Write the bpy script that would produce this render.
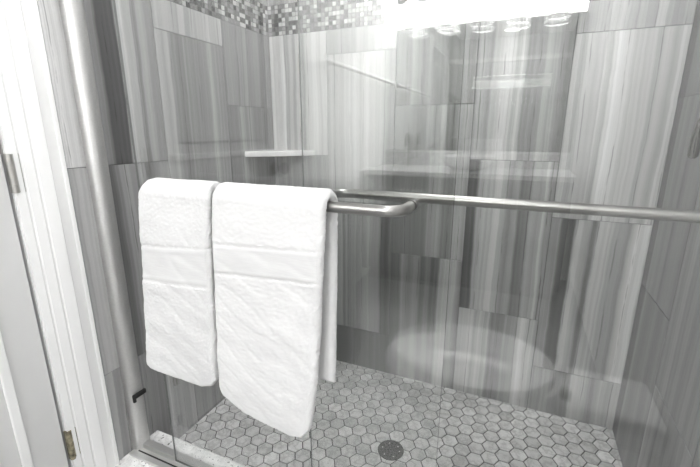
import bpy, bmesh, math, random
from mathutils import Vector, Matrix, noise

# ------------------------------------------------------------------ clean
for o in list(bpy.data.objects):
    bpy.data.objects.remove(o)
scn = bpy.context.scene
COL = scn.collection

# ------------------------------------------------------------------ camera
FPX = 394.0
PITCH = math.atan(102.5 / FPX)
YAW = math.radians(23.75)
cam_d = bpy.data.cameras.new('camera')
cam_d.sensor_fit = 'HORIZONTAL'
cam_d.sensor_width = 36.0
cam_d.lens = 36.0 * FPX / 700.0
cam_d.clip_start = 0.01
cam = bpy.data.objects.new('camera', cam_d)
COL.objects.link(cam)
cam.location = (0, 0, 1.12)
cam.rotation_euler = (math.pi / 2 - PITCH, 0, YAW)
scn.camera = cam

# ------------------------------------------------------------------ world and exposure
world = bpy.data.worlds.new('world')
scn.world = world
world.use_nodes = True
world.node_tree.nodes['Background'].inputs[0].default_value = (0.8, 0.8, 0.8, 1)
world.node_tree.nodes['Background'].inputs[1].default_value = 0.3
scn.view_settings.view_transform = 'Standard'
scn.view_settings.look = 'None'
scn.view_settings.gamma = 1.0
scn.view_settings.use_curve_mapping = False
scn.view_settings.exposure = -0.48
SHADE_EMIT = 84.0      # frosted shades of the vanity light
CEIL_EMIT = 32.0       # ceiling dome added as fill light
SHOWER_FILL_EMIT = 160.0     # fill light added over the shower

# ------------------------------------------------------------------ dimensions (metres)
XL, XR = -1.089, 0.4135        # shower side walls
YB = 1.589                     # shower back wall
YV = -1.80                     # vanity wall
ZC = 2.45                      # ceiling
YO, YI = 0.705, 0.742          # outer and inner glass
CURB_Z = 0.105
BAR_Z = 0.985


# ------------------------------------------------------------------ material helpers
def srgb(v):
    v = v / 255.0
    return v / 12.92 if v <= 0.04045 else ((v + 0.055) / 1.055) ** 2.4


def grey(v, tint=(1.0, 1.0, 0.994)):
    l = srgb(v)
    return (l * tint[0], l * tint[1], l * tint[2], 1)


class NT:
    def __init__(self, name):
        self.m = bpy.data.materials.new(name)
        self.m.use_nodes = True
        self.t = self.m.node_tree
        self.b = self.t.nodes['Principled BSDF']
        self.out = self.t.nodes['Material Output']

    def n(self, kind, **kw):
        nd = self.t.nodes.new(kind)
        for k, v in kw.items():
            setattr(nd, k, v)
        return nd

    def l(self, a, b):
        self.t.links.new(a, b)

    def math(self, op, a, b=None, c=None):
        nd = self.n('ShaderNodeMath', operation=op)
        for i, v in enumerate((a, b, c)):
            if v is None:
                continue
            if isinstance(v, (int, float)):
                nd.inputs[i].default_value = v
            else:
                self.l(v, nd.inputs[i])
        return nd.outputs[0]

    def noise(self, vec, scale, detail=3.0, rough=0.5, w=None):
        nd = self.n('ShaderNodeTexNoise')
        nd.inputs['Scale'].default_value = scale
        nd.inputs['Detail'].default_value = detail
        nd.inputs['Roughness'].default_value = rough
        if w is not None:
            nd.noise_dimensions = '4D'
            if isinstance(w, (int, float)):
                nd.inputs['W'].default_value = w
            else:
                self.l(w, nd.inputs['W'])
        self.l(vec, nd.inputs['Vector'])
        return nd.outputs['Fac']

    def ramp(self, fac, stops, interp='LINEAR'):
        nd = self.n('ShaderNodeValToRGB')
        cr = nd.color_ramp
        cr.interpolation = interp
        while len(cr.elements) < len(stops):
            cr.elements.new(1.0)
        for e, (p, c) in zip(cr.elements, stops):
            e.position = p
            e.color = c
        self.l(fac, nd.inputs[0])
        return nd.outputs[0]

    def bump(self, h, strength, dist=0.001):
        nd = self.n('ShaderNodeBump')
        nd.inputs['Strength'].default_value = strength
        nd.inputs['Distance'].default_value = dist
        self.l(h, nd.inputs['Height'])
        self.l(nd.outputs[0], self.b.inputs['Normal'])


def plain(name, col, rough=0.5, metal=0.0, var=0.04, scale=20.0, bump=0.0):
    k = NT(name)
    tc = k.n('ShaderNodeTexCoord')
    f = k.noise(tc.outputs['Object'], scale)
    c2 = tuple(max(0, c * (1 - var)) for c in col[:3]) + (1,)
    c1 = tuple(min(1, c * (1 + var)) for c in col[:3]) + (1,)
    k.l(k.ramp(f, [(0.3, c2), (0.7, c1)]), k.b.inputs['Base Color'])
    k.b.inputs['Roughness'].default_value = rough
    k.b.inputs['Metallic'].default_value = metal
    if bump:
        k.bump(f, bump)
    return k.m


def stone_tile(name, levels, seed, gain=1.0, fine=0.24, rough=0.3):
    """Vein-cut striped stone. levels = [(fraction across, grey)], local x across, local z up."""
    k = NT(name)
    tc = k.n('ShaderNodeTexCoord')
    oi = k.n('ShaderNodeObjectInfo')
    sep = k.n('ShaderNodeSeparateXYZ')
    k.l(tc.outputs['Object'], sep.inputs[0])
    u, v = sep.outputs['X'], sep.outputs['Z']
    w = k.math('MULTIPLY_ADD', oi.outputs['Random'], 37.0, float(seed))

    def vec(su, sv):
        c = k.n('ShaderNodeCombineXYZ')
        k.l(k.math('MULTIPLY', u, su), c.inputs[0])
        k.l(k.math('MULTIPLY', v, sv), c.inputs[1])
        return c.outputs[0]
    # gentle waver of the bedding lines
    wob = k.noise(vec(6.0, 2.2), 1.0, 4.0, 0.55, w)
    fineWob = k.noise(vec(14.0, 26.0), 1.0, 2.0, 0.5, w)
    uu = k.math('ADD', u, k.math('MULTIPLY', k.math('SUBTRACT', wob, 0.5), 0.030))
    uu = k.math('ADD', uu, k.math('MULTIPLY', k.math('SUBTRACT', fineWob, 0.5), 0.004))
    fr = k.math('DIVIDE', uu, 0.305)
    if levels is None:
        c = k.n('ShaderNodeCombineXYZ')
        k.l(k.math('MULTIPLY', uu, 16.0), c.inputs[0])
        base = k.ramp(k.noise(c.outputs[0], 1.0, 3.0, 0.65, w),
                      [(0.25, grey(112 * gain)), (0.42, grey(148 * gain)), (0.55, grey(160 * gain)), (0.75, grey(186 * gain))])
    else:
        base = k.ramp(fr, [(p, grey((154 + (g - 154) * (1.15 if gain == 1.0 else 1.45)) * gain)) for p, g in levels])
    def cells(scale, off, feature='F1'):
        vo = k.n('ShaderNodeTexVoronoi', voronoi_dimensions='1D', feature=feature)
        vo.inputs['Scale'].default_value = 1.0
        k.l(k.math('ADD', k.math('MULTIPLY', uu, scale), k.math('ADD', w, off)), vo.inputs['W'])
        return vo
    s1 = k.n('ShaderNodeSeparateColor')
    k.l(cells(38.0, 3.0).outputs['Color'], s1.inputs[0])
    s2 = k.n('ShaderNodeSeparateColor')
    k.l(cells(120.0, 17.0).outputs['Color'], s2.inputs[0])
    s3 = k.n('ShaderNodeSeparateColor')
    k.l(cells(300.0, 41.0).outputs['Color'], s3.inputs[0])
    c = k.n('ShaderNodeCombineXYZ')
    k.l(k.math('MULTIPLY', uu, 75.0), c.inputs[0])
    k.l(k.math('MULTIPLY', v, 0.6), c.inputs[1])
    f1 = k.noise(c.outputs[0], 1.0, 5.0, 0.65, w)
    # thin broken seams along some of the strata
    ed = cells(13.0, 29.0, 'DISTANCE_TO_EDGE').outputs['Distance']
    brk = k.noise(vec(40.0, 7.0), 1.0, 4.0, 0.65, k.math('ADD', w, 5.0))
    line = k.math('MAXIMUM', k.math('SUBTRACT', 1.0, k.math('MULTIPLY', ed, 30.0)), 0.0)
    line = k.math('MULTIPLY', line, k.math('MINIMUM', k.math('MAXIMUM', k.math('MULTIPLY', k.math('SUBTRACT', brk, 0.43), 9.0), 0.0), 1.0))
    line = k.math('MULTIPLY', line, 0.6)
    fac = k.math('ADD', 1.0, k.math('MULTIPLY', k.math('SUBTRACT', f1, 0.5), fine * 2.2))
    fac = k.math('ADD', fac, k.math('MULTIPLY', k.math('SUBTRACT', s1.outputs[0], 0.5), fine * 1.35))
    fac = k.math('ADD', fac, k.math('MULTIPLY', k.math('SUBTRACT', s2.outputs[0], 0.5), fine * 0.8))
    fac = k.math('ADD', fac, k.math('MULTIPLY', k.math('SUBTRACT', s3.outputs[0], 0.5), fine * 0.3))
    fac = k.math('MULTIPLY', fac, k.math('SUBTRACT', 1.0, line))
    grain = k.noise(vec(420.0, 160.0), 1.0, 2.0, 0.5, w)
    fac = k.math('MULTIPLY', fac, k.math('MULTIPLY_ADD', grain, 0.16, 0.92))
    sc = k.n('ShaderNodeVectorMath', operation='SCALE')
    k.l(base, sc.inputs[0])
    k.l(fac, sc.inputs['Scale'])
    k.l(sc.outputs[0], k.b.inputs['Base Color'])
    k.b.inputs['Roughness'].default_value = rough
    k.bump(f1, 0.06)
    return k.m


def marble(name, base, dark, seed, fleck=0.0, rough=0.25, var=0.25):
    k = NT(name)
    tc = k.n('ShaderNodeTexCoord')
    oi = k.n('ShaderNodeObjectInfo')
    w = k.math('MULTIPLY_ADD', oi.outputs['Random'], 91.0, float(seed))
    f = k.noise(tc.outputs['Object'], 18.0, 6.0, 0.6, w)
    f2 = k.noise(tc.outputs['Object'], 38.0, 4.0, 0.6, k.math('ADD', w, 7.0))
    d = k.math('ABSOLUTE', k.math('SUBTRACT', f, 0.5))
    vein = k.ramp(d, [(0.0, grey(dark)), (0.035, grey((dark + base * 2) / 3)), (0.10, grey(base))])
    br = k.math('MULTIPLY_ADD', oi.outputs['Random'], var, 1.0 - var * 0.62)
    br = k.math('MULTIPLY', br, k.math('MULTIPLY_ADD', f2, 0.3, 0.85))
    if fleck:
        f3 = k.noise(tc.outputs['Object'], 120.0, 3.0, 0.5, w)
        fl = k.ramp(f3, [(0.62, (1, 1, 1, 1)), (0.66, (1 - fleck,) * 3 + (1,))])
        br = k.math('MULTIPLY', br, fl)
    sc = k.n('ShaderNodeVectorMath', operation='SCALE')
    k.l(vein, sc.inputs[0])
    k.l(br, sc.inputs['Scale'])
    k.l(sc.outputs[0], k.b.inputs['Base Color'])
    k.b.inputs['Roughness'].default_value = rough
    return k.m


def brushed(name, col, rough=0.28):
    k = NT(name)
    tc = k.n('ShaderNodeTexCoord')
    mp = k.n('ShaderNodeMapping')
    mp.inputs['Scale'].default_value = (6, 300, 300)
    k.l(tc.outputs['Object'], mp.inputs[0])
    f = k.noise(mp.outputs[0], 1.0, 3.0)
    k.l(k.ramp(f, [(0.3, tuple(c * 0.9 for c in col) + (1,)), (0.7, tuple(col) + (1,))]), k.b.inputs['Base Color'])
    k.b.inputs['Metallic'].default_value = 1.0
    k.l(k.math('MULTIPLY_ADD', f, 0.12, rough - 0.06), k.b.inputs['Roughness'])
    return k.m


def clear_glass(name, tint=0.985, refl=1.0):
    k = NT(name)
    k.t.nodes.remove(k.b)
    geo = k.n('ShaderNodeNewGeometry')
    fr = k.n('ShaderNodeFresnel')
    # same air-to-glass reflectance on both faces of the sheet
    ior = k.math('MULTIPLY_ADD', geo.outputs['Backfacing'], 1 / 1.66 - 1.66, 1.66)
    k.l(ior, fr.inputs['IOR'])
    tr = k.n('ShaderNodeBsdfTransparent')
    tr.inputs[0].default_value = (tint * 0.995, tint, tint * 0.995, 1)
    gl = k.n('ShaderNodeBsdfGlossy')
    gl.inputs['Roughness'].default_value = 0.0
    gl.inputs['Color'].default_value = (1, 1, 1, 1)
    mx = k.n('ShaderNodeMixShader')
    k.l(k.math('MINIMUM', k.math('MULTIPLY', fr.outputs[0], refl), 1.0), mx.inputs[0])
    k.l(tr.outputs[0], mx.inputs[1])
    k.l(gl.outputs[0], mx.inputs[2])
    k.l(mx.outputs[0], k.out.inputs['Surface'])
    return k.m


def emitter(name, strength, col=(1.0, 0.995, 0.995)):
    k = NT(name)
    k.b.inputs['Base Color'].default_value = (0.9, 0.9, 0.9, 1)
    k.b.inputs['Emission Color'].default_value = tuple(col) + (1,)
    k.b.inputs['Emission Strength'].default_value = strength
    return k.m


M = {}
M['grout'] = plain('grout', grey(104), 0.9, var=0.1, scale=60)
M['floor_grout'] = plain('floor_grout', grey(52), 0.9, var=0.1, scale=60)
M['paint'] = plain('paint', grey(232), 0.6, var=0.01)
M['trim'] = plain('trim', grey(247), 0.35, var=0.01)
M['door'] = plain('door', grey(218), 0.4, var=0.01)
M['nickel'] = brushed('nickel', (0.36, 0.355, 0.345), 0.33)
M['chrome'] = brushed('chrome', (0.42, 0.415, 0.40), 0.14)
M['alu'] = brushed('alu', (0.70, 0.70, 0.69), 0.52)
M['hinge'] = brushed('hinge', (0.62, 0.61, 0.58), 0.38)
M['brass'] = plain('brass', (0.30, 0.27, 0.19, 1), 0.5, 0.8, 0.6, 90)
M['rubber'] = plain('rubber', (0.012, 0.012, 0.012, 1), 0.6)
M['glass'] = clear_glass('glass', 0.985)
M['glass_edge'] = plain('glass_edge', grey(104, (0.93, 1.0, 0.96)), 0.15, var=0.02)
M['porcelain'] = plain('porcelain', grey(240), 0.08, var=0.01)
M['curb'] = marble('curb', 238, 214, 3, fleck=0.8, var=0.0)
M['shelf_stone'] = marble('shelf_stone', 224, 216, 5, var=0.0)
M['hex'] = marble('hex', 214, 178, 8, rough=0.3, var=0.36)
M['drain'] = plain('drain', (0.10, 0.10, 0.095, 1), 0.4, 0.85, 0.5, 160)
M['hole'] = plain('hole', (0.006, 0.006, 0.006, 1), 0.8)
M['bath_floor'] = plain('bath_floor', grey(150), 0.4, var=0.1, scale=6)
M['cabinet'] = plain('cabinet', grey(92), 0.4, var=0.05)
M['counter'] = marble('counter', 225, 190, 15, var=0.0, rough=0.2)
M['shade'] = emitter('shade', SHADE_EMIT)
M['dome'] = emitter('dome', CEIL_EMIT)
M['lens'] = emitter('lens', SHOWER_FILL_EMIT)  # glow of the added shower fill light
M['bulb'] = emitter('bulb', SHADE_EMIT * 1.5)
M['wall_glow'] = emitter('wall_glow', 14.0)  # glow standing in for the overlit wall above the mirror
M['rim'] = plain('rim', grey(235), 0.1)
mk = NT('mirror')
mk.b.inputs['Base Color'].default_value = (0.86, 0.87, 0.86, 1)
mk.b.inputs['Metallic'].default_value = 1.0
mk.b.inputs['Roughness'].default_value = 0.01
M['mirror'] = mk.m

# mosaic chips, each chip its own tone
mk = NT('mosaic')
geo = mk.n('ShaderNodeNewGeometry')
mk.l(mk.ramp(geo.outputs['Random Per Island'],
             [(0.0, grey(66)), (0.16, grey(92)), (0.34, grey(120)), (0.52, grey(146)), (0.70, grey(176)), (0.86, grey(204))], 'CONSTANT'),
     mk.b.inputs['Base Color'])
mk.b.inputs['Roughness'].default_value = 0.15
M['mosaic'] = mk.m

# terry
mk = NT('terry')
tc = mk.n('ShaderNodeTexCoord')
f = mk.noise(tc.outputs['Object'], 420.0, 3.0, 0.6)
f2 = mk.noise(tc.outputs['Object'], 14.0, 3.0, 0.5)
mk.l(mk.ramp(f2, [(0.3, grey(212, (1, 1, 1))), (0.7, grey(218, (1, 1, 1)))]), mk.b.inputs['Base Color'])
mk.b.inputs['Roughness'].default_value = 0.95
mk.b.inputs['Sheen Weight'].default_value = 0.25
mk.bump(f, 0.35, 0.0012)
M['terry'] = mk.m
mk = NT('dobby')
tc = mk.n('ShaderNodeTexCoord')
mp = mk.n('ShaderNodeMapping')
mp.inputs['Scale'].default_value = (40, 40, 900)
mk.l(tc.outputs['Object'], mp.inputs[0])
f = mk.noise(mp.outputs[0], 1.0, 2.0)
mk.l(mk.ramp(f, [(0.3, grey(206, (1, 1, 1))), (0.7, grey(214, (1, 1, 1)))]), mk.b.inputs['Base Color'])
mk.b.inputs['Roughness'].default_value = 0.85
mk.bump(f, 0.15, 0.0006)
M['dobby'] = mk.m


# ------------------------------------------------------------------ mesh helpers
def mesh(name, verts, faces, mats, smooth=False, fm=None):
    me = bpy.data.meshes.new(name)
    me.from_pydata([tuple(v) for v in verts], [], faces)
    for m in (mats if isinstance(mats, (list, tuple)) else [mats]):
        me.materials.append(m)
    if fm:
        for p, i in zip(me.polygons, fm):
            p.material_index = i
    if smooth:
        me.polygons.foreach_set('use_smooth', [True] * len(me.polygons))
    me.update()
    return me


def link(name, me, parent=None, loc=None, rot=None):
    o = bpy.data.objects.new(name, me)
    COL.objects.link(o)
    if parent is not None:
        o.parent = parent
    if loc is not None:
        o.location = loc
    if rot is not None:
        o.rotation_euler = rot
    return o


def tag(o, label=None, cat=None, group=None, kind=None):
    if label:
        o['label'] = label
    if cat:
        o['category'] = cat
    if group:
        o['group'] = group
    if kind:
        o['kind'] = kind
    return o


def empty(name, loc=(0, 0, 0)):
    o = bpy.data.objects.new(name, None)
    o.empty_display_size = 0.05
    COL.objects.link(o)
    o.location = loc
    return o


class MB:
    def __init__(self):
        self.v, self.f, self.fm = [], [], []

    def add(self, v, f, mi=0):
        b = len(self.v)
        self.v += [Vector(q) for q in v]
        self.f += [tuple(i + b for i in q) for q in f]
        self.fm += [mi] * len(f)
        return self

    def box(self, a, b, mi=0):
        x0, y0, z0 = a
        x1, y1, z1 = b
        v = [(x0, y0, z0), (x1, y0, z0), (x1, y1, z0), (x0, y1, z0), (x0, y0, z1), (x1, y0, z1), (x1, y1, z1), (x0, y1, z1)]
        f = [(0, 3, 2, 1), (4, 5, 6, 7), (0, 1, 5, 4), (1, 2, 6, 5), (2, 3, 7, 6), (3, 0, 4, 7)]
        return self.add(v, f, mi)

    def bbox(self, a, b, r=0.004, seg=2, mi=0):
        bm = bmesh.new()
        bmesh.ops.create_cube(bm, size=1.0)
        a, b = Vector(a), Vector(b)
        for q in bm.verts:
            q.co = Vector((a[i] + (q.co[i] + 0.5) * (b[i] - a[i]) for i in range(3)))
        bmesh.ops.bevel(bm, geom=list(bm.edges), offset=r, segments=seg, affect='EDGES', profile=0.5)
        bm.verts.index_update()
        self.add([q.co.copy() for q in bm.verts], [tuple(w.index for w in p.verts) for p in bm.faces], mi)
        bm.free()
        return self

    def loft(self, rings, cap=True, closed=True, mi=0):
        n = len(rings[0])
        v = [p for r in rings for p in r]
        f = []
        for i in range(len(rings) - 1):
            for j in range(n if closed else n - 1):
                k = (j + 1) % n
                f.append((i * n + j, i * n + k, (i + 1) * n + k, (i + 1) * n + j))
        if cap:
            f.append(tuple(range(n - 1, -1, -1)))
            f.append(tuple(range((len(rings) - 1) * n, len(rings) * n)))
        return self.add(v, f, mi)

    def tube(self, pts, r, n=20, cap=True, mi=0):
        pts = [Vector(p) for p in pts]
        rs = r if isinstance(r, (list, tuple)) else [r] * len(pts)
        up = None
        rings = []
        for i, p in enumerate(pts):
            t = (pts[min(i + 1, len(pts) - 1)] - pts[max(i - 1, 0)]).normalized()
            if up is None:
                a = Vector((0, 0, 1)) if abs(t.z) < 0.9 else Vector((1, 0, 0))
                up = (a - t * a.dot(t)).normalized()
            else:
                up = (up - t * up.dot(t)).normalized()
            s = t.cross(up)
            rings.append([p + (up * math.cos(2 * math.pi * k / n) + s * math.sin(2 * math.pi * k / n)) * rs[i] for k in range(n)])
        return self.loft(rings, cap, True, mi)

    def lathe(self, prof, c, axis='z', n=32, mi=0, cap=True):
        rings = []
        for r, h in prof:
            ring = []
            for k in range(n):
                a = 2 * math.pi * k / n
                if axis == 'z':
                    p = (c[0] + r * math.cos(a), c[1] + r * math.sin(a), c[2] + h)
                elif axis == 'x':
                    p = (c[0] + h, c[1] + r * math.cos(a), c[2] + r * math.sin(a))
                else:
                    p = (c[0] + r * math.sin(a), c[1] + h, c[2] + r * math.cos(a))
                ring.append(p)
            rings.append(ring)
        return self.loft(rings, cap, True, mi)

    def build(self, name, mats, parent=None, smooth=False, loc=None):
        v = self.v
        if loc is not None:
            v = [q - Vector(loc) for q in v]
        me = mesh(name, v, self.f, mats, False, self.fm)
        if smooth:
            bm = bmesh.new()
            bm.from_mesh(me)
            bmesh.ops.recalc_face_normals(bm, faces=list(bm.faces))
            for p in bm.faces:
                p.smooth = True
            for e in bm.edges:
                if len(e.link_faces) == 2 and e.calc_face_angle(0) > math.radians(40):
                    e.smooth = False
            bm.to_mesh(me)
            bm.free()
        return link(name, me, parent, loc)


def arc(c, r, a0, a1, n, plane='xy'):
    out = []
    for i in range(n + 1):
        a = a0 + (a1 - a0) * i / n
        p, q = r * math.cos(a), r * math.sin(a)
        out.append((c[0] + p, c[1] + q, c[2]) if plane == 'xy' else (c[0], c[1] + p, c[2] + q))
    return out


# ------------------------------------------------------------------ tiled shower walls
GAP = 0.0018
TT = 0.008
_cache = {}


def tile_mesh(w, h, key, mat):
    k = (round(w, 4), round(h, 4), key)
    if k not in _cache:
        c = 0.0009
        v = []
        for (dx, dy) in ((0, 0), (0, -TT + c), (c, -TT)):
            v += [(dx, dy, dx), (w - dx, dy, dx), (w - dx, dy, h - dx), (dx, dy, h - dx)]
        f = []
        for i in (0, 1):
            for j in range(4):
                a, b = i * 4 + j, i * 4 + (j + 1) % 4
                f.append((a, b, b + 4, a + 4))
        f.append((8, 9, 10, 11))
        _cache[k] = mesh('tile', v, f, mat)
    return _cache[k]


MOS0, MOS1 = 1.521, 1.641
STEP = 0.6145


def rows(off):
    j = [-0.002]
    z = off
    while z < MOS0 - 0.02:
        if z > 0.01:
            j.append(z)
        z += STEP
    j.append(MOS0)
    up = [MOS1, MOS1 + 0.2 + off * 0.5, MOS1 + 0.2 + off * 0.5 + STEP, ZC - 0.002]
    seg = list(zip(j[:-1], j[1:]))
    up = [z for z in up if z < ZC - 0.03] + [ZC - 0.002]
    return seg + list(zip(up[:-1], up[1:]))


def tiled_wall(name, label, origin, rotz, cols, profiles, gain, seed):
    """cols: [(u0, u1, joint offset)]; u runs left to right seen from inside."""
    W = cols[-1][1]
    root = MB().box((cols[0][0], 0.0015 - TT + 0.001 + 0.0, 0), (W, 0.09, ZC)).build(name, M['grout'])
    # grout bed sits just behind the tile faces
    root.location = origin
    root.rotation_euler = (0, 0, rotz)
    tag(root, label, None, None, 'structure')
    for ci, (u0, u1, off) in enumerate(cols):
        for ri, (z0, z1) in enumerate(rows(off)):
            prof = profiles.get((ci, ri))
            key = (name, ci, ri) if prof else name
            if key not in M:
                M[key] = stone_tile('stone', prof, seed + ci * 7.3 + ri * 3.1, gain)
            me = tile_mesh(u1 - u0 - GAP, z1 - z0 - GAP, key, M[key])
            link('tile', me, root, (u0 + GAP / 2, 0, z0 + GAP / 2))
    # mosaic band
    mb = MB()
    p = (MOS1 - MOS0) / 7
    nx = int((W - cols[0][0]) / p)
    px = (W - cols[0][0]) / nx
    g = 0.0009
    for i in range(nx):
        for j in range(7):
            x0, z0 = cols[0][0] + i * px + g, MOS0 + j * p + g
            x1, z1 = x0 + px - 2 * g, z0 + p - 2 * g
            c = 0.0008
            v = [(x0, -0.001, z0), (x1, -0.001, z0), (x1, -0.001, z1), (x0, -0.001, z1),
                 (x0 + c, -TT, z0 + c), (x1 - c, -TT, z0 + c), (x1 - c, -TT, z1 - c), (x0 + c, -TT, z1 - c)]
            mb.add(v, [(0, 1, 5, 4), (1, 2, 6, 5), (2, 3, 7, 6), (3, 0, 4, 7), (4, 5, 6, 7)])
    o = mb.build('mosaic_band', M['mosaic'], root)
    tag(o, 'band of small grey and white square mosaic chips', None, None, 'stuff')
    return root


# joint offsets read off the photograph
OA, OB, OC = 0.199, 0.400, 0.604
backcols = [(0.0, 0.2825, OB), (0.2825, 0.5875, OA), (0.5875, 0.8925, OC), (0.8925, 1.1975, OB), (1.1975, 1.5025, OA)]
backprof = {
    (4, 1): [(0, 152), (.09, 150), (.12, 112), (.24, 116), (.27, 176), (.39, 172), (.42, 124), (.46, 122), (.49, 172), (.62, 164), (.65, 138), (.80, 140), (.84, 182), (.97, 184), (1, 150)],
    (4, 2): [(0, 166), (.12, 174), (.33, 172), (.36, 148), (.38, 190), (.54, 190), (.58, 174), (.72, 172), (.75, 154), (.84, 168), (.88, 154), (.94, 180), (1, 168)],
    (4, 0): [(0, 158), (.20, 150), (.25, 128), (.45, 132), (.48, 168), (.65, 150), (.7, 134), (.8, 166), (1, 160)],
    (3, 1): [(0, 108), (.10, 106), (.13, 162), (.25, 172), (.37, 176), (.45, 172), (.48, 150), (.60, 154), (.64, 124), (.74, 128), (.78, 166), (.92, 172), (.95, 140), (1, 150)],
    (3, 2): [(0, 164), (.12, 160), (.16, 146), (.2, 174), (.28, 180), (.32, 192), (.52, 190), (.55, 152), (.70, 150), (.74, 164), (.85, 152), (.90, 136), (1, 142)],
    (3, 0): [(0, 166), (.18, 174), (.22, 160), (.40, 166), (.44, 134), (.56, 138), (.6, 152), (.74, 146), (.78, 180), (.94, 174), (1, 140)],
    (2, 1): [(0, 118), (.14, 126), (.30, 134), (.44, 130), (.50, 152), (.62, 168), (.66, 150), (.8, 146), (.84, 164), (1, 156)],
    (2, 0): [(0, 112), (.12, 118), (.16, 150), (.26, 130), (.38, 150), (.44, 112), (.52, 140), (.60, 108), (.68, 122), (.72, 166), (.92, 170), (1, 120)],
    (2, 2): [(0, 110), (.18, 114), (.22, 160), (.30, 150), (.5, 130), (.7, 140), (1, 150)],
    (1, 1): [(0, 112), (.08, 112), (.10, 156), (.22, 160), (.25, 118), (.29, 150), (.48, 146), (.66, 158), (.80, 156), (.84, 104), (.92, 100), (1, 130)],
    (1, 2): [(0, 178), (.3, 186), (.6, 178), (.8, 164), (.9, 132), (1, 128)],  # levels raised for the pale reflection washing over this tile
    (1, 0): [(0, 120), (.2, 112), (.4, 124), (.42, 108), (.8, 116), (1, 104)],
    (0, 2): [(0, 188), (.22, 190), (.26, 164), (.34, 176), (.40, 160), (.48, 196), (.55, 150), (.62, 182), (1, 190)],
    (0, 1): [(0, 150), (.3, 160), (.6, 140), (1, 160)],
}
wb = tiled_wall('wall_shower_back', 'striped grey stone tile back wall of the shower', (XL, YB + TT, 0), 0.0, backcols, backprof, 1.0, 2.0)

leftcols = [(0.0, 0.325, 0.4105), (0.325, 0.634, OA), (0.634, 0.939, OC)]
leftprof = {
    (0, 2): [(0, 206), (.12, 200), (.2, 150), (.30, 120), (.36, 158), (.42, 150), (.46, 116), (.62, 118), (.66, 164), (.80, 168), (.84, 132), (.88, 158), (1, 154)],  # first stripe lightened for lamp glare outside the jamb
    (0, 1): [(0, 174), (.12, 168), (.2, 156), (.4, 120), (.5, 164), (.7, 150), (.8, 130), (1, 150)],
    (1, 2): [(0, 170), (.08, 152), (.14, 170), (.22, 138), (.6, 142), (.72, 140), (.76, 166), (.82, 148), (1, 150)],
    (1, 3): [(0, 168), (.2, 172), (.5, 166), (1, 170)],
    (2, 2): [(0, 142), (.1, 150), (.36, 146), (.40, 164), (.46, 140), (.7, 150), (.74, 130), (.9, 150), (1, 138)],
    (2, 1): [(0, 132), (.2, 138), (.26, 160), (.34, 150), (.5, 150), (.56, 134), (1, 140)],
}
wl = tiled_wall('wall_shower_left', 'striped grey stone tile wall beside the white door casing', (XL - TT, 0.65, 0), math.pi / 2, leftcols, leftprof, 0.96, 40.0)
# right wall: u runs from the back corner towards the room
rightcols = [(0.0, 0.305, OC), (0.305, 0.610, OB), (0.610, 0.939, OA)]
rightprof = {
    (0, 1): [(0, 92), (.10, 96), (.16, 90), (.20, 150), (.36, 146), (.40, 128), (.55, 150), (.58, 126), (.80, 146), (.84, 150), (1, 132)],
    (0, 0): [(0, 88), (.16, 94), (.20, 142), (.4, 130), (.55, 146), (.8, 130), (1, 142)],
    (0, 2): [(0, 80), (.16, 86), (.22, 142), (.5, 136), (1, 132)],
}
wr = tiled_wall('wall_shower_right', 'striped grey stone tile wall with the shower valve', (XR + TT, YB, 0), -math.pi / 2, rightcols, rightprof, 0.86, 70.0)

# ------------------------------------------------------------------ shower floor with hexagon tiles
fl = MB().box((XL, 0.66, -0.06), (XR, YB, -0.0025)).build('floor', M['floor_grout'])
tag(fl, 'shower floor of marble hexagon tiles with dark grout', None, None, 'structure')
D = 0.0547
TH = math.radians(1.0)
PH = Vector((-0.5308, 1.1623))
rot = Matrix.Rotation(TH, 2)
A1 = rot @ Vector((0, D))
A2 = rot @ Vector((D * math.sqrt(3) / 2, D / 2))
HR = (D - 0.0037) / math.sqrt(3)
X0, X1, Y0, Y1 = XL + 0.0006, XR - 0.0006, 0.7965, YB - 0.0006
DRC, DRR = Vector((-0.342, 1.144)), 0.047


def clip(poly, axis, lim, sign):
    out = []
    for i in range(len(poly)):
        a, b = poly[i], poly[(i + 1) % len(poly)]
        da, db = sign * (a[axis] - lim), sign * (b[axis] - lim)
        if da >= 0:
            out.append(a)
        if da * db < 0:
            t = da / (da - db)
            out.append(a + (b - a) * t)
    return out


def hexpoly(c, r):
    return [c + rot @ Vector((r * math.cos(math.pi / 3 * k), r * math.sin(math.pi / 3 * k))) for k in range(6)]


def hex_geo(c, poly):
    n = len(poly)
    v = []
    ctr = sum(poly, Vector((0, 0))) / n
    for s, z in ((1.0, -0.004), (1.0, -0.0008), (0.965, 0.0)):
        v += [((ctr + (p - ctr) * s - c).x, (ctr + (p - ctr) * s - c).y, z) for p in poly]
    f = []
    for i in (0, 1):
        for j in range(n):
            k = (j + 1) % n
            f.append((i * n + j, i * n + k, (i + 1) * n + k, (i + 1) * n + j))
    f.append(tuple(range(2 * n, 3 * n)))
    return v, f


full_hex = None
cells = []
for i in range(-40, 41):
    for j in range(-40, 41):
        c = PH + A1 * i + A2 * j
        if not (X0 - D < c.x < X1 + D and Y0 - D < c.y < Y1 + D):
            continue
        poly = hexpoly(c, HR)
        whole = all(X0 <= p.x <= X1 and Y0 <= p.y <= Y1 for p in poly)
        if not whole:
            for ax, lim, sg in ((0, X0, 1), (0, X1, -1), (1, Y0, 1), (1, Y1, -1)):
                if len(poly) >= 3:
                    poly = clip(poly, ax, lim, sg)
            if len(poly) < 3:
                continue
            area = abs(sum(poly[q].cross(poly[(q + 1) % len(poly)]) for q in range(len(poly)))) / 2
            if area < 2.5e-5:
                continue
        if (c - DRC).length < DRR - HR * 0.9:
            continue
        cells.append((c, poly, whole))
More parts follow.
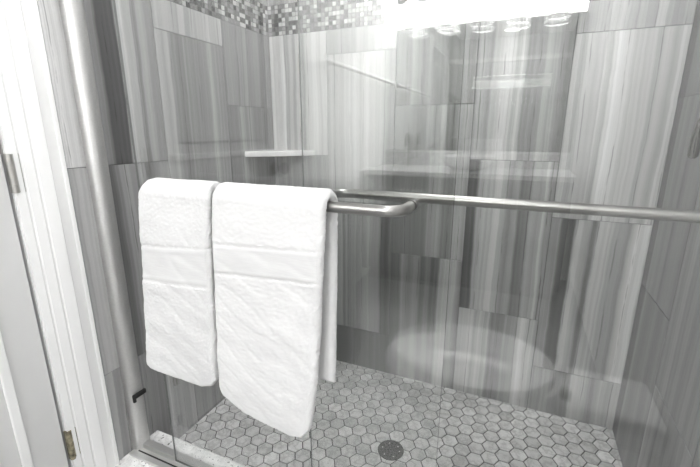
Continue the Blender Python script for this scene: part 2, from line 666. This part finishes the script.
# how large each one shows: nearest cells inside the view come first
yawv = Vector((-math.sin(YAW), math.cos(YAW)))
rgt = Vector((math.cos(YAW), math.sin(YAW)))


def pix(c):
    f_, r_ = c.dot(yawv), c.dot(rgt)
    zc = f_ * math.cos(PITCH) + 1.12 * math.sin(PITCH)
    yc = f_ * math.sin(PITCH) - 1.12 * math.cos(PITCH)
    return 350 + FPX * r_ / zc, 233.5 - FPX * yc / zc, zc


def rank(cell):
    u, v, z = pix(cell[0])
    seen = -12 < u < 712 and v < 478
    seen = seen and not (225 < u < 315 and v < 425 and u - 225 > (v - 425) * 0.6 and v < 385 + (u - 225) * 0.5)
    return (0 if seen else 1, z)


cells.sort(key=rank)
rest = MB()
for idx, (c, poly, whole) in enumerate(cells):
    v, f = hex_geo(c, poly)
    if idx < 300:
        if whole:
            if full_hex is None:
                full_hex = mesh('hexagon_tile', v, f, M['hex'])
            me = full_hex
        else:
            me = mesh('hexagon_tile', v, f, M['hex'])
        link('hexagon_tile', me, fl, (c.x, c.y, 0))
    else:
        rest.add([(p[0] + c.x, p[1] + c.y, p[2]) for p in v], f)
if rest.v:
    tag(rest.build('hexagon_tile_field', M['hex'], fl), 'marble hexagon tiles lying in the hidden rest of the floor', None, None, 'stuff')

# drain
dr = empty('floor_drain', (DRC.x, DRC.y, 0.0))
tag(dr, 'round dark metal floor drain with small holes set in the hexagon tiles', 'drain')
mb = MB().lathe([(0.0, 0.0018), (0.040, 0.0018), (0.0405, 0.0032), (0.0455, 0.0032), (DRR, 0.0016), (DRR, -0.0005), (0.0, -0.0005)], (0, 0, 0), n=48, cap=False)
mb.build('grate', M['drain'], dr, smooth=True)
for ring, (rr, n) in enumerate(((0.0, 1), (0.0105, 6), (0.021, 11), (0.0315, 17))):
    for k in range(n):
        a = 2 * math.pi * k / n + ring * 0.3
        hb = MB().lathe([(0.0028, 0.0), (0.0022, 0.0004)], (rr * math.cos(a), rr * math.sin(a), 0.0019), n=8)
        if ring == 3 and k % 3 == 0:
            hb.build('screw_dimple', M['alu'], dr)
        else:
            hb.build('hole', M['hole'], dr)

# ------------------------------------------------------------------ curb
cb = MB().bbox((XL, 0.560, 0.0), (XR, 0.795, CURB_Z), 0.003).build('shower_curb', M['curb'])
tag(cb, 'white speckled marble curb under the sliding glass doors', 'curb')

# ------------------------------------------------------------------ door frame (jambs, track, header)
fr = empty('shower_door_frame', (XL, 0.725, CURB_Z))
tag(fr, 'brushed aluminium shower door frame fixed to wall and curb', 'door frame')
FZ = 1.98


def fbuild(mb, name, mat, par=fr, smooth=False):
    o = mb.build(name, mat, None, smooth, None)
    o.parent = par
    o.location = -Vector(par.location) if par is fr else (0, 0, 0)
    return o


def jamb(side):
    s = 1 if side < 0 else -1
    x = XL if side < 0 else XR
    prof = []
    # bowed face towards the room, flat channel behind
    for k in range(9):
        a = math.pi * (1.0 - k / 8.0)
        prof.append((0.726 + 0.026 * math.cos(a), 0.010 + 0.022 * math.sin(a)))
    prof = [(0.700, 0.0)] + prof + [(0.752, 0.0)]
    z0, z1 = CURB_Z, FZ
    mb = MB().loft([[(x + s * d, y, z) for (y, d) in prof] for z in (z0, z1)])
    return mb


fbuild(jamb(-1), 'wall_jamb', M['alu'], smooth=True)
fbuild(jamb(1), 'wall_jamb', M['alu'], smooth=True)
tr = MB()
tr.bbox((XL + 0.012, 0.676, CURB_Z), (XR - 0.012, 0.694, CURB_Z + 0.010), 0.0015)
tr.bbox((XL + 0.012, 0.694, CURB_Z), (XR - 0.012, 0.750, CURB_Z + 0.003), 0.001)
tr.bbox((XL + 0.030, 0.714, CURB_Z), (XR - 0.030, 0.735, CURB_Z + 0.020), 0.0015)
fbuild(tr, 'bottom_track', M['alu'])
fbuild(MB().box((XL + 0.030, 0.6945, CURB_Z + 0.001), (XR - 0.03, 0.6995, CURB_Z + 0.0085)), 'gap_strip', M['rubber'])  # black strip laid in the gap between the track fins
hd = MB().bbox((XL + 0.001, 0.690, FZ), (XR - 0.001, 0.762, FZ + 0.055), 0.006)
fbuild(hd, 'header_rail', M['alu'], smooth=True)
bp = MB().bbox((XL + 0.030, 0.703, 0.300), (XL + 0.040, 0.748, 0.315), 0.003).bbox((XL + 0.030, 0.703, 0.288), (XL + 0.038, 0.712, 0.315), 0.002)
fbuild(bp, 'bumper', M['rubber'])

# ------------------------------------------------------------------ sliding glass panels with their bars


def glass_panel(name, label, x0, x1, y, bar_y, bx0, bx1):
    root = empty(name, ((x0 + x1) / 2, y, CURB_Z + 0.024))
    tag(root, label, 'glass door')

    def pb(mb, nm, mat, smooth=False, par=None):
        o = mb.build(nm, mat, None, smooth)
        o.parent = par or root
        if par is None:
            o.location = -Vector(root.location)
        return o
    t = 0.003
    z0, z1 = CURB_Z + 0.024, FZ - 0.002
    g = MB()
    v = [(x0, y - t, z0), (x1, y - t, z0), (x1, y + t, z0), (x0, y + t, z0), (x0, y - t, z1), (x1, y - t, z1), (x1, y + t, z1), (x0, y + t, z1)]
    g.add(v, [(0, 1, 5, 4), (2, 3, 7, 6)], 0)
    pb(g, 'glass_pane', [M['glass'], M['glass_edge']])
    e = MB().add(v, [(0, 3, 2, 1), (4, 5, 6, 7), (1, 2, 6, 5), (3, 0, 4, 7)], 0)
    pb(e, 'polished_edge', M['glass_edge'])
    # bar with swept ends returning to the glass
    s = 1 if bar_y > y else -1
    R = 0.034
    ye = y + s * (t + 0.001)
    pts = [(bx0, ye, BAR_Z)]
    yc = bar_y - s * R
    pts.append((bx0, yc, BAR_Z))
    for k in range(1, 11):
        a = math.pi / 2 * k / 10
        pts.append((bx0 + R - R * math.cos(a), yc + s * R * math.sin(a), BAR_Z))
    n = 30
    for k in range(1, n):
        pts.append((bx0 + R + (bx1 - bx0 - 2 * R) * k / n, bar_y, BAR_Z))
    for k in range(0, 11):
        a = math.pi / 2 * (1 - k / 10)
        pts.append((bx1 - R + R * math.cos(a), yc + s * R * math.sin(a), BAR_Z))
    pts.append((bx1, ye, BAR_Z))
    bar = pb(MB().tube(pts, 0.0102, 24), 'towel_bar', M['nickel'], True)
    for bx in (bx0, bx1):
        # small washer and bolt head on the far face of the glass
        yy = y - s * (t + 0.0005)
        w = MB().lathe([(0.0, 0.0), (0.011, 0.0), (0.011, -s * 0.002), (0.0085, -s * 0.004), (0.0, -s * 0.004)], (bx, yy, BAR_Z), 'y', 20, cap=False)
        pb(w, 'bolt_cap', M['nickel'], True, bar)
    return root


glass_panel('shower_door', 'front clear glass sliding door with bar carrying the white towels', -0.901, -0.109, YO, 0.640, -0.792, -0.187)
glass_panel('shower_door', 'rear clear glass sliding door with long bare bar on inner side', -0.437, 0.378, YI, 0.802, -0.385, 0.318)

# ------------------------------------------------------------------ towels


def lerp_tab(tab, z):
    tab = sorted(tab)
    if z <= tab[0][0]:
        return tab[0][1]
    for (a, p), (b, q) in zip(tab, tab[1:]):
        if z <= b:
            s = (z - a) / (b - a)
            return p + (q - p) * s
    return tab[-1][1]


def towel(label, xl, xr, zb_tab, back_dx, back_zb, band, seed):
    """xl / xr: edge tables over z; zb_tab: hem height over fraction across; band: ((zl, zr) top, (zl, zr) bottom)."""
    root = empty('bath_towel', (0.0, 0.640, BAR_Z))
    tag(root, label, 'towel', 'white towels on the door bar')
    RB, HT = 0.0222, 0.0105
    NU, NF, NA, NB_ = 78, 175, 18, 120

    def edge(u):
        r = 0.055
        d = min(u, 1 - u)
        return 1.0 if d > r else math.sqrt(max(0.0, 1 - ((r - d) / r) ** 2))

    def wrinkle(x, z, k):
        a = noise.noise(Vector((x * 7 + seed, z * 8 + x * 4, k * 3.1))) * 0.0050
        b = noise.noise(Vector((x * 9 - z * 4 + seed * 2, z * 24 + x * 6, k * 5.7))) * 0.0022
        c = 1 - abs(noise.noise(Vector((x * 8 - seed, z * 17 + x * 11, 9.2 + k)))) * 3
        return a + b - max(0, c - 0.5) * 0.0022

    def center(part, s, u):
        """-> point, normal (outward), endround"""
        if part == 0:                     # front, s from hem to bar
            zb = lerp_tab(zb_tab, u)
            z = zb + (BAR_Z - zb) * s
            x = lerp_tab(xl, z) * (1 - u) + lerp_tab(xr, z) * u
            amp = min(1.0, (BAR_Z - z) / 0.14)
            y = 0.640 - RB - wrinkle(x, z, 0) * amp - 0.010 * max(0, (0.80 - z)) * 1.0
            er = min(1.0, (z - zb) / 0.010)
            return Vector((x, y, z)), Vector((0, -1, 0)), er
        if part == 1:
            a = math.pi * (1 - s)
            x = lerp_tab(xl, BAR_Z) * (1 - u) + lerp_tab(xr, BAR_Z) * u + (back_dx[0] * (1 - u) + back_dx[1] * u) * s
            d = Vector((0, math.cos(a), math.sin(a)))
            sag = 0.0012 * noise.noise(Vector((x * 14, seed, s * 2)))
            return Vector((x, 0.640, BAR_Z)) + d * (RB + sag), d, 1.0
        zb = back_zb - 0.012 * u
        z = BAR_Z + (zb - BAR_Z) * s
        x = (lerp_tab(xl, BAR_Z) + back_dx[0]) * (1 - u) + (lerp_tab(xr, BAR_Z) + back_dx[1]) * u - 0.008 * s * u
        w = wrinkle(x, z, 4) * 0.4 * min(1.0, (BAR_Z - z) / 0.14)
        return Vector((x, 0.640 + RB + w, z)), Vector((0, 1, 0)), min(1.0, (z - zb) / 0.010)

    def band_at(u, z):
        zt = band[0][0] * (1 - u) + band[0][1] * u
        zo = band[1][0] * (1 - u) + band[1][1] * u
        return zt, zo

    params = []
    for i in range(NF):
        # finer rows at the hem
        s = i / NF
        params.append((0, s))
    params.insert(1, (0, 0.004)); params.insert(2, (0, 0.010)); params.insert(3, (0, 0.017))
    params = [params[0]] + sorted(params[1:])
    for i in range(NA + 1):
        params.append((1, i / NA))
    for i in range(1, NB_ + 1):
        params.append((2, i / NB_))
    params.insert(-1, (2, 0.992)); params.insert(-1, (2, 0.997))
    params.sort()
    us = [0.5 - 0.5 * math.cos(math.pi * i / NU) * 1.0 for i in range(NU + 1)]
    us = [0.45 * q + 0.55 * (i / NU) for i, q in enumerate(us)]
    rng = random.Random(int(seed * 100))
    rings = []
    for (part, s) in params:
        ring = []
        for side in (1, -1):
            seq = us if side == 1 else us[::-1][1:-1]
            for u in seq:
                c, nrm, er = center(part, s, u)
                h = HT * edge(u) * math.sqrt(max(0.0, 1 - (1 - er) ** 2))
                fz = 0.0015 * (rng.random() - 0.5) * (1 if side == 1 else 0.3)
                if part == 0 and side == 1:
                    zt, zo = band_at(u, c.z)
                    if zo < c.z < zt:
                        h -= 0.0012
                        fz *= 0.2
                    elif zo - 0.004 < c.z <= zo or zt <= c.z < zt + 0.004:
                        h -= 0.0016
                if part == 1 and side == -1:
                    h = min(h, HT)
                p = c + nrm * (side * h + fz)
                if h < HT * 0.98:
                    p.x += (rng.random() - 0.5) * 0.0022
                    p.z += (rng.random() - 0.5) * 0.0016
                ring.append(p - Vector(root.location))
        rings.append(ring)
    mb = MB().loft(rings, True, True)
    mb.build('terry_cloth', M['terry'], root, True)
    # smooth woven strip across the front
    N1, N2 = 60, 14
    v, f = [], []
    for j in range(N2 + 1):
        for i in range(N1 + 1):
            u = 0.03 + 0.94 * i / N1
            zt, zo = band_at(u, 0)
            z = zo + (zt - zo) * j / N2
            zb = lerp_tab(zb_tab, u)
            c, nrm, er = center(0, (z - zb) / (BAR_Z - zb), u)
            h = HT * edge(u) - 0.0002 + (0.0009 if j in (1, N2 - 1) else 0.0)
            if j in (0, N2):
                h -= 0.002
            v.append(c + nrm * h - Vector(root.location))
    for j in range(N2):
        for i in range(N1):
            a = j * (N1 + 1) + i
            f.append((a, a + 1, a + N1 + 2, a + N1 + 1))
    link('woven_band', mesh('woven_band', v, f, M['dobby'], True), root)
    return root


towel('narrow white terry towel hanging nearest the door jamb',
      [(0.53, -0.842), (0.644, -0.828), (0.79, -0.812), (0.877, -0.804), (1.0, -0.786)],
      [(0.53, -0.612), (0.644, -0.606), (0.79, -0.601), (0.877, -0.596), (1.0, -0.582)],
      [(0.0, 0.556), (0.04, 0.536), (0.1, 0.529), (0.5, 0.526), (0.8, 0.524), (0.93, 0.534), (1.0, 0.556)],
      (0.042, -0.003), 0.56, ((0.862, 0.876), (0.778, 0.788)), 1.7)
towel('wider longer white terry towel hanging beside the bare end of the bar',
      [(0.48, -0.604), (0.64, -0.600), (0.9, -0.589), (1.0, -0.575)],
      [(0.48, -0.366), (0.56, -0.352), (0.64, -0.342), (0.9, -0.324), (1.0, -0.318)],
      [(0.0, 0.540), (0.05, 0.520), (0.3, 0.494), (0.6, 0.478), (0.82, 0.472), (0.93, 0.480), (1.0, 0.505)],
      (0.004, 0.002), 0.612, ((0.890, 0.903), (0.826, 0.842)), 5.3)

# ------------------------------------------------------------------ corner shelf
LEG = 0.216
sh = []
for z in (0.0, 0.002, 0.020, 0.022):
    r = LEG - (0.002 if z in (0.0, 0.022) else 0.0)
    ring = [(0, 0, z)]
    n = 18
    for k in range(n + 1):
        t = k / n
        bow = 0.022 * math.sin(math.pi * t)
        px_, py_ = r * (1 - t), -r * t
        ring.append((px_ + bow * 0.7, py_ - bow * 0.7, z))
    sh.append(ring)
o = MB().loft(sh).build('corner_shelf', M['shelf_stone'])
o.location = (XL + 0.0005, YB - 0.0005, 1.014)
tag(o, 'white marble corner shelf between the left and back shower walls', 'shelf')

# ------------------------------------------------------------------ shower valve on right wall
vy, vz = 1.165, 1.165
val = empty('shower_valve', (XR, vy, vz))
tag(val, 'brushed nickel shower valve lever on the right tiled wall', 'shower valve')
MB().lathe([(0.0, 0.0), (0.078, 0.0), (0.078, -0.004), (0.070, -0.010), (0.03, -0.012), (0.0, -0.012)], (-0.0005, 0, 0), 'x', 40, cap=False).build('escutcheon', M['nickel'], val, True)
MB().lathe([(0.0, -0.012), (0.026, -0.012), (0.024, -0.045), (0.020, -0.060), (0.0, -0.062)], (0, 0, 0), 'x', 28, cap=False).build('hub', M['nickel'], val, True)
lv = MB().tube([(-0.050, 0.012, -0.006), (-0.052, 0.030, -0.022), (-0.051, 0.040, -0.040), (-0.049, 0.047, -0.060), (-0.047, 0.052, -0.084), (-0.046, 0.054, -0.104), (-0.046, 0.054, -0.109)],
               [0.0085, 0.0065, 0.0080, 0.0105, 0.0120, 0.0110, 0.006], 20)
lv.build('lever', M['chrome'], val, True)

# ------------------------------------------------------------------ the bathroom around the camera
WT = 0.1
DY0, DY1 = -0.245, 0.520           # door opening on the left wall
DZ = 2.06
w = MB()
w.box((XL - WT, YV, 0), (XL - 0.001, DY0, ZC)).box((XL - WT, DY1, 0), (XL - 0.001, 0.648, ZC)).box((XL - WT, DY0, DZ), (XL - 0.001, DY1, ZC))
tag(w.build('wall_left', M['paint']), 'white painted wall around the bathroom door', None, None, 'structure')
tag(MB().box((XR, YV, 0), (XR + WT, 0.65, ZC)).build('wall_right', M['paint']), 'white painted wall behind the toilet', None, None, 'structure')
tag(MB().box((XL - WT, YV - WT, 0), (XR + WT, YV, ZC)).build('wall_vanity', M['paint']), 'white painted wall behind the vanity', None, None, 'structure')
tag(MB().box((XL - WT, YV - WT, ZC), (XR + WT, YB + 0.1, ZC + 0.1)).build('ceiling', M['paint']), 'white bathroom ceiling', None, None, 'structure')
tag(MB().box((XL - WT, YV - WT, -0.06), (XR + WT, 0.66, 0.0)).build('floor_bathroom', M['bath_floor']), 'grey bathroom floor outside the shower', None, None, 'structure')

# door
dx = XL - 0.0005
d = MB().box((dx - 0.035, DY0 + 0.003, 0.010), (dx, DY1 - 0.008, DZ - 0.004)).build('door_1', M['door'])
tag(d, 'light grey panelled bathroom door, closed', None, None, 'structure')
pl, pr = DY0 + 0.095, DY1 - 0.085
for (z0, z1) in ((0.25, 0.86), (1.02, 1.90)):
    for (a, b) in (((pl, z0), (pr, z0 + 0.022)), ((pl, z1 - 0.022), (pr, z1)), ((pl, z0), (pl + 0.022, z1)), ((pr - 0.022, z0), (pr, z1))):
        MB().bbox((dx, a[0], a[1]), (dx + 0.007, b[0], b[1]), 0.003).build('panel_moulding', M['trim'], d)
    MB().bbox((dx, pl + 0.06, z0 + 0.06), (dx + 0.005, pr - 0.06, z1 - 0.06), 0.004).build('raised_panel', M['door'], d)
MB().lathe([(0.0, 0), (0.03, 0), (0.03, 0.006), (0.012, 0.010), (0.012, 0.035), (0.026, 0.045), (0.028, 0.060), (0.018, 0.072), (0.0, 0.074)], (dx, DY0 + 0.07, 0.95), 'x', 24, cap=False).build('door_knob', M['nickel'], d, True)
for hz, mat in ((1.025, 'hinge'), (0.275, 'brass'), (1.80, 'hinge')):
    hroot = MB().bbox((dx + 0.0005, DY1 - 0.004, hz - 0.045), (XL + 0.012, DY1 + 0.022, hz + 0.045), 0.001).build('hinge', M[mat], d)
    for k in range(5):
        z0 = hz - 0.045 + k * 0.018
        MB().lathe([(0.0, 0.0006), (0.0062, 0.0006), (0.0062, 0.0174), (0.0, 0.0174)], (XL + 0.012, DY1 + 0.001, z0), 'z', 14, cap=False).build('knuckle', M[mat], hroot, True)

# casing, profile (y from opening edge, thickness)
prof = [(0.0, 0.0), (0.0, 0.011), (0.018, 0.013), (0.020, 0.0105), (0.023, 0.0105), (0.025, 0.0135), (0.046, 0.016), (0.048, 0.0135), (0.051, 0.0135), (0.053, 0.017), (0.072, 0.020), (0.080, 0.020), (0.084, 0.015), (0.110, 0.011), (0.112, 0.0135), (0.120, 0.0135), (0.124, 0.0)]
c1 = MB().loft([[(XL + t, DY1 + 0.001 + y, z) for (y, t) in prof] for z in (CURB_Z, DZ + 0.09)]).build('trim_1', M['trim'], None, True)
tag(c1, 'white moulded door casing beside the tiled shower wall', None, None, 'structure')
c2 = MB().loft([[(XL + t * 1.0, DY0 - 0.001 - y * 0.8, z) for (y, t) in prof] for z in (0.0, DZ + 0.09)]).build('trim_2', M['trim'], None, True)
tag(c2, 'white moulded door casing on the latch side', None, None, 'structure')
c3 = MB().loft([[(XL + t, y, DZ + 0.001 + h * 0.75) for (h, t) in prof] for y in (DY0, DY1)]).build('trim_3', M['trim'], None, True)
tag(c3, 'white head casing over the bathroom door', None, None, 'structure')

# vanity
VX0, VX1, VD = XL + 0.002, 0.285, 0.53
vc = MB().box((VX0, YV + 0.001, 0.09), (VX1, YV + VD - 0.02, 0.815)).box((VX0 + 0.02, YV + 0.01, 0.0), (VX1 - 0.02, YV + VD - 0.08, 0.09))
vr = empty('vanity_cabinet', ((VX0 + VX1) / 2, YV + VD / 2, 0))
tag(vr, 'dark grey vanity cabinet on the bathroom side, seen only as a reflection', 'cabinet')


def under(mb, name, mat, root, smooth=False, par=None):
    o = mb.build(name, mat, None, smooth)
    o.parent = par or root
    if par is None:
        o.location = -Vector(root.location)
    return o


under(vc, 'body', M['cabinet'], vr)
nd = 4
for k in range(nd):
    a = VX0 + 0.01 + (VX1 - VX0 - 0.02) * k / nd
    b = VX0 + 0.01 + (VX1 - VX0 - 0.02) * (k + 1) / nd
    dd = under(MB().bbox((a + 0.004, YV + VD - 0.02, 0.11), (b - 0.004, YV + VD - 0.001, 0.80), 0.003), 'door', M['cabinet'], vr)
    hx = b - 0.04 if k % 2 == 0 else a + 0.04
    under(MB().tube([(hx, YV + VD + 0.0, 0.60), (hx, YV + VD + 0.025, 0.605), (hx, YV + VD + 0.025, 0.715), (hx, YV + VD, 0.72)], 0.005, 10), 'handle', M['nickel'], vr, True, dd)
wt = empty('vanity_worktop', ((VX0 + VX1) / 2, YV + VD / 2, 0.816))
tag(wt, 'white stone vanity worktop with backsplash, seen faintly in the glass', 'worktop')
under(MB().bbox((VX0, YV + 0.001, 0.816), (VX1 + 0.01, YV + VD + 0.015, 0.848), 0.003), 'slab', M['counter'], wt)
under(MB().bbox((VX0, YV + 0.001, 0.8485), (VX1 + 0.01, YV + 0.021, 0.95), 0.002), 'backsplash', M['counter'], wt)
# vessel basin on the worktop
bs = MB().lathe([(0.0, 0.001), (0.09, 0.001), (0.15, 0.03), (0.185, 0.075), (0.19, 0.10), (0.184, 0.10), (0.176, 0.075), (0.14, 0.04), (0.05, 0.022), (0.0, 0.02)], (0, 0, 0), n=40, cap=False).build('wash_basin', M['porcelain'], None, True)
bs.location = (-0.38, YV + 0.27, 0.848)
tag(bs, 'round white wash basin standing on the vanity worktop', 'basin')
fa = empty('faucet', (-0.86, YV + 0.09, 0.8485))
tag(fa, 'bright gooseneck faucet on the vanity worktop near the left wall', 'faucet')
MB().lathe([(0.0, 0), (0.026, 0), (0.026, 0.006), (0.014, 0.012), (0.0, 0.012)], (0, 0, 0), n=20, cap=False).build('base', M['nickel'], fa, True)
MB().tube([(0, 0, 0.01), (0, 0, 0.20)] + [(0, 0.05 - 0.05 * math.cos(a), 0.20 + 0.05 * math.sin(a)) for a in [math.pi * k / 10 for k in range(1, 11)]] + [(0, 0.10, 0.16)], 0.010, 14).build('spout', M['nickel'], fa, True)
MB().tube([(0.012, 0, 0.06), (0.04, 0, 0.065), (0.075, 0, 0.09)], [0.006, 0.005, 0.004], 10).build('lever', M['nickel'], fa, True)

# mirror over the vanity
mi = empty('wall_mirror', ((VX0 + VX1) / 2, YV, 0.97))
tag(mi, 'wide frameless mirror over the vanity, seen as a reflection', 'mirror')
under(MB().box((VX0 + 0.001, YV + 0.001, 0.97), (VX1, YV + 0.007, 1.885)), 'mirror_glass', M['mirror'], mi)

# vanity light, five frosted shades
vl = empty('vanity_light', (-0.389, YV, 2.0))
tag(vl, 'bright five shade vanity light glowing in the glass reflection', 'light fixture')
under(MB().bbox((-1.085, YV + 0.001, 1.890), (0.272, YV + 0.012, 2.125), 0.004), 'wall_glow_sheet', M['wall_glow'], vl, True)  # glowing sheet added so the wall over the mirror blows out
under(MB().bbox((-1.03, YV + 0.0125, 2.045), (0.22, YV + 0.026, 2.105), 0.004), 'back_plate', M['nickel'], vl, True)
for k in range(5):
    x = -0.877 + 0.244 * k
    y = YV + 0.095
    a = under(MB().tube([(x, YV + 0.026, 2.07), (x, y - 0.02, 2.07), (x, y, 2.06), (x, y, 2.035)], 0.009, 12), 'arm', M['nickel'], vl, True)
    s = under(MB().lathe([(0.022, 2.036), (0.045, 2.028), (0.060, 1.995), (0.068, 1.955), (0.073, 1.928)], (x, y, 0), n=28, cap=False), 'shade', M['shade'], vl, True)
    under(MB().lathe([(0.0732, 1.9275), (0.0765, 1.890), (0.078, 1.853)], (x, y, 0), n=28, cap=False), 'clear_skirt', M['glass'], vl, True, s)
    under(MB().tube([(x + 0.078 * math.cos(q), y + 0.078 * math.sin(q), 1.852) for q in [2 * math.pi * j / 32 for j in range(33)]], 0.0055, 8, False), 'rim', M['rim'], vl, True, s)
    under(MB().lathe([(0.0, 2.02), (0.012, 2.015), (0.014, 1.99), (0.028, 1.97), (0.024, 1.945), (0.0, 1.935)], (x, y, 0), n=16, cap=False), 'bulb', M['bulb'], vl, True)

# ceiling dome out of view, added as fill above the toilet
cl = empty('ceiling_fill', (-0.10, 0.05, ZC))
tag(cl, 'round white ceiling dome added as fill light over the bathroom', 'light fixture')
under(MB().lathe([(0.0, ZC - 0.001), (0.19, ZC - 0.001), (0.19, ZC - 0.03), (0.18, ZC - 0.035), (0.0, ZC - 0.035)], (-0.10, 0.05, 0), n=40, cap=False), 'base_ring', M['nickel'], cl, True)
under(MB().lathe([(0.175, ZC - 0.0355), (0.165, ZC - 0.06), (0.12, ZC - 0.085), (0.05, ZC - 0.097), (0.0, ZC - 0.099)], (-0.10, 0.05, 0), n=40, cap=False), 'dome', M['dome'], cl, True)

# unseen fill light added over the shower to brighten its back wall
rl = empty('added_shower_fill', (-0.34, 1.16, ZC))
tag(rl, 'round fill light added in the ceiling over the shower', 'light fixture')
under(MB().lathe([(0.112, ZC - 0.001), (0.140, ZC - 0.001), (0.138, ZC - 0.008), (0.112, ZC - 0.010)], (-0.34, 1.16, 0), n=40, cap=False), 'trim_ring', M['trim'], rl, True)
under(MB().lathe([(0.111, ZC - 0.004), (0.09, ZC - 0.008), (0.0, ZC - 0.010)], (-0.34, 1.16, 0), n=40, cap=False), 'lens', M['lens'], rl, True)

# towel rack shelf on the left wall near the vanity
tk = empty('towel_rail', (XL, -1.17, 1.46))
tag(tk, 'white wall rail on round posts, seen as a slanting reflection in the glass', 'towel rail')
under(MB().tube([(XL + 0.065, -1.72, 1.485), (XL + 0.065, -0.575, 1.485)], 0.0135, 16), 'rail', M['trim'], tk, True)
for yy in (-0.70, -1.16, -1.62):
    under(MB().lathe([(0.0, 0.001), (0.030, 0.001), (0.030, 0.008), (0.012, 0.014), (0.011, 0.052), (0.0, 0.052)], (XL, yy, 1.485), 'x', 20, cap=False), 'post', M['trim'], tk, True)

# toilet against the right wall
tl = empty('toilet', (0.02, 0.262, 0.0))
tag(tl, 'white toilet with closed lid, mirrored as a pale oval in the glass', 'toilet')


def oval(cx, cy, z, a_front, a_back, b, n=44, sq=1.0):
    r = []
    for k in range(n):
        t = 2 * math.pi * k / n
        c, s = math.cos(t), math.sin(t)
        a = a_back if c > 0 else a_front
        r.append((cx + a * math.copysign(abs(c) ** sq, c), cy + b * math.copysign(abs(s) ** sq, s), z))
    return r


CY = 0.262
bowl = [oval(0.02, CY, 0.0, 0.20, 0.30, 0.11), oval(0.02, CY, 0.02, 0.20, 0.30, 0.11), oval(0.02, CY, 0.08, 0.17, 0.29, 0.095), oval(0.0, CY, 0.20, 0.20, 0.28, 0.115),
        oval(-0.06, CY, 0.30, 0.25, 0.27, 0.165), oval(-0.10, CY, 0.36, 0.26, 0.27, 0.182), oval(-0.10, CY, 0.378, 0.26, 0.27, 0.184)]
under(MB().loft(bowl), 'bowl', M['porcelain'], tl, True)
under(MB().loft([oval(-0.10, CY, 0.379, 0.262, 0.25, 0.186), oval(-0.10, CY, 0.384, 0.268, 0.25, 0.190), oval(-0.10, CY, 0.394, 0.268, 0.25, 0.190), oval(-0.10, CY, 0.398, 0.262, 0.25, 0.186)]), 'seat', M['porcelain'], tl, True)
lid = [oval(-0.10, CY, 0.3985, 0.262, 0.25, 0.186), oval(-0.10, CY, 0.402, 0.268, 0.25, 0.191), oval(-0.10, CY, 0.409, 0.268, 0.25, 0.191)]
for q in (0.985, 0.95, 0.88, 0.75, 0.6, 0.42, 0.24, 0.08):
    lid.append(oval(-0.10, CY, 0.4285 - 0.0155 * q ** 2, 0.268 * q, 0.25 * q, 0.191 * q))
under(MB().loft(lid), 'lid', M['porcelain'], tl, True)
deck = under(MB().bbox((0.150, CY - 0.11, 0.280), (0.411, CY + 0.11, 0.378), 0.018, 3), 'rear_deck', M['porcelain'], tl, True)
for yy in (-0.075, 0.075):
    under(MB().lathe([(0.0, 0.3785), (0.016, 0.3785), (0.016, 0.400), (0.010, 0.405), (0.0, 0.405)], (0.172, CY + yy, 0), n=18, cap=False), 'lid_hinge', M['nickel'], tl, True)
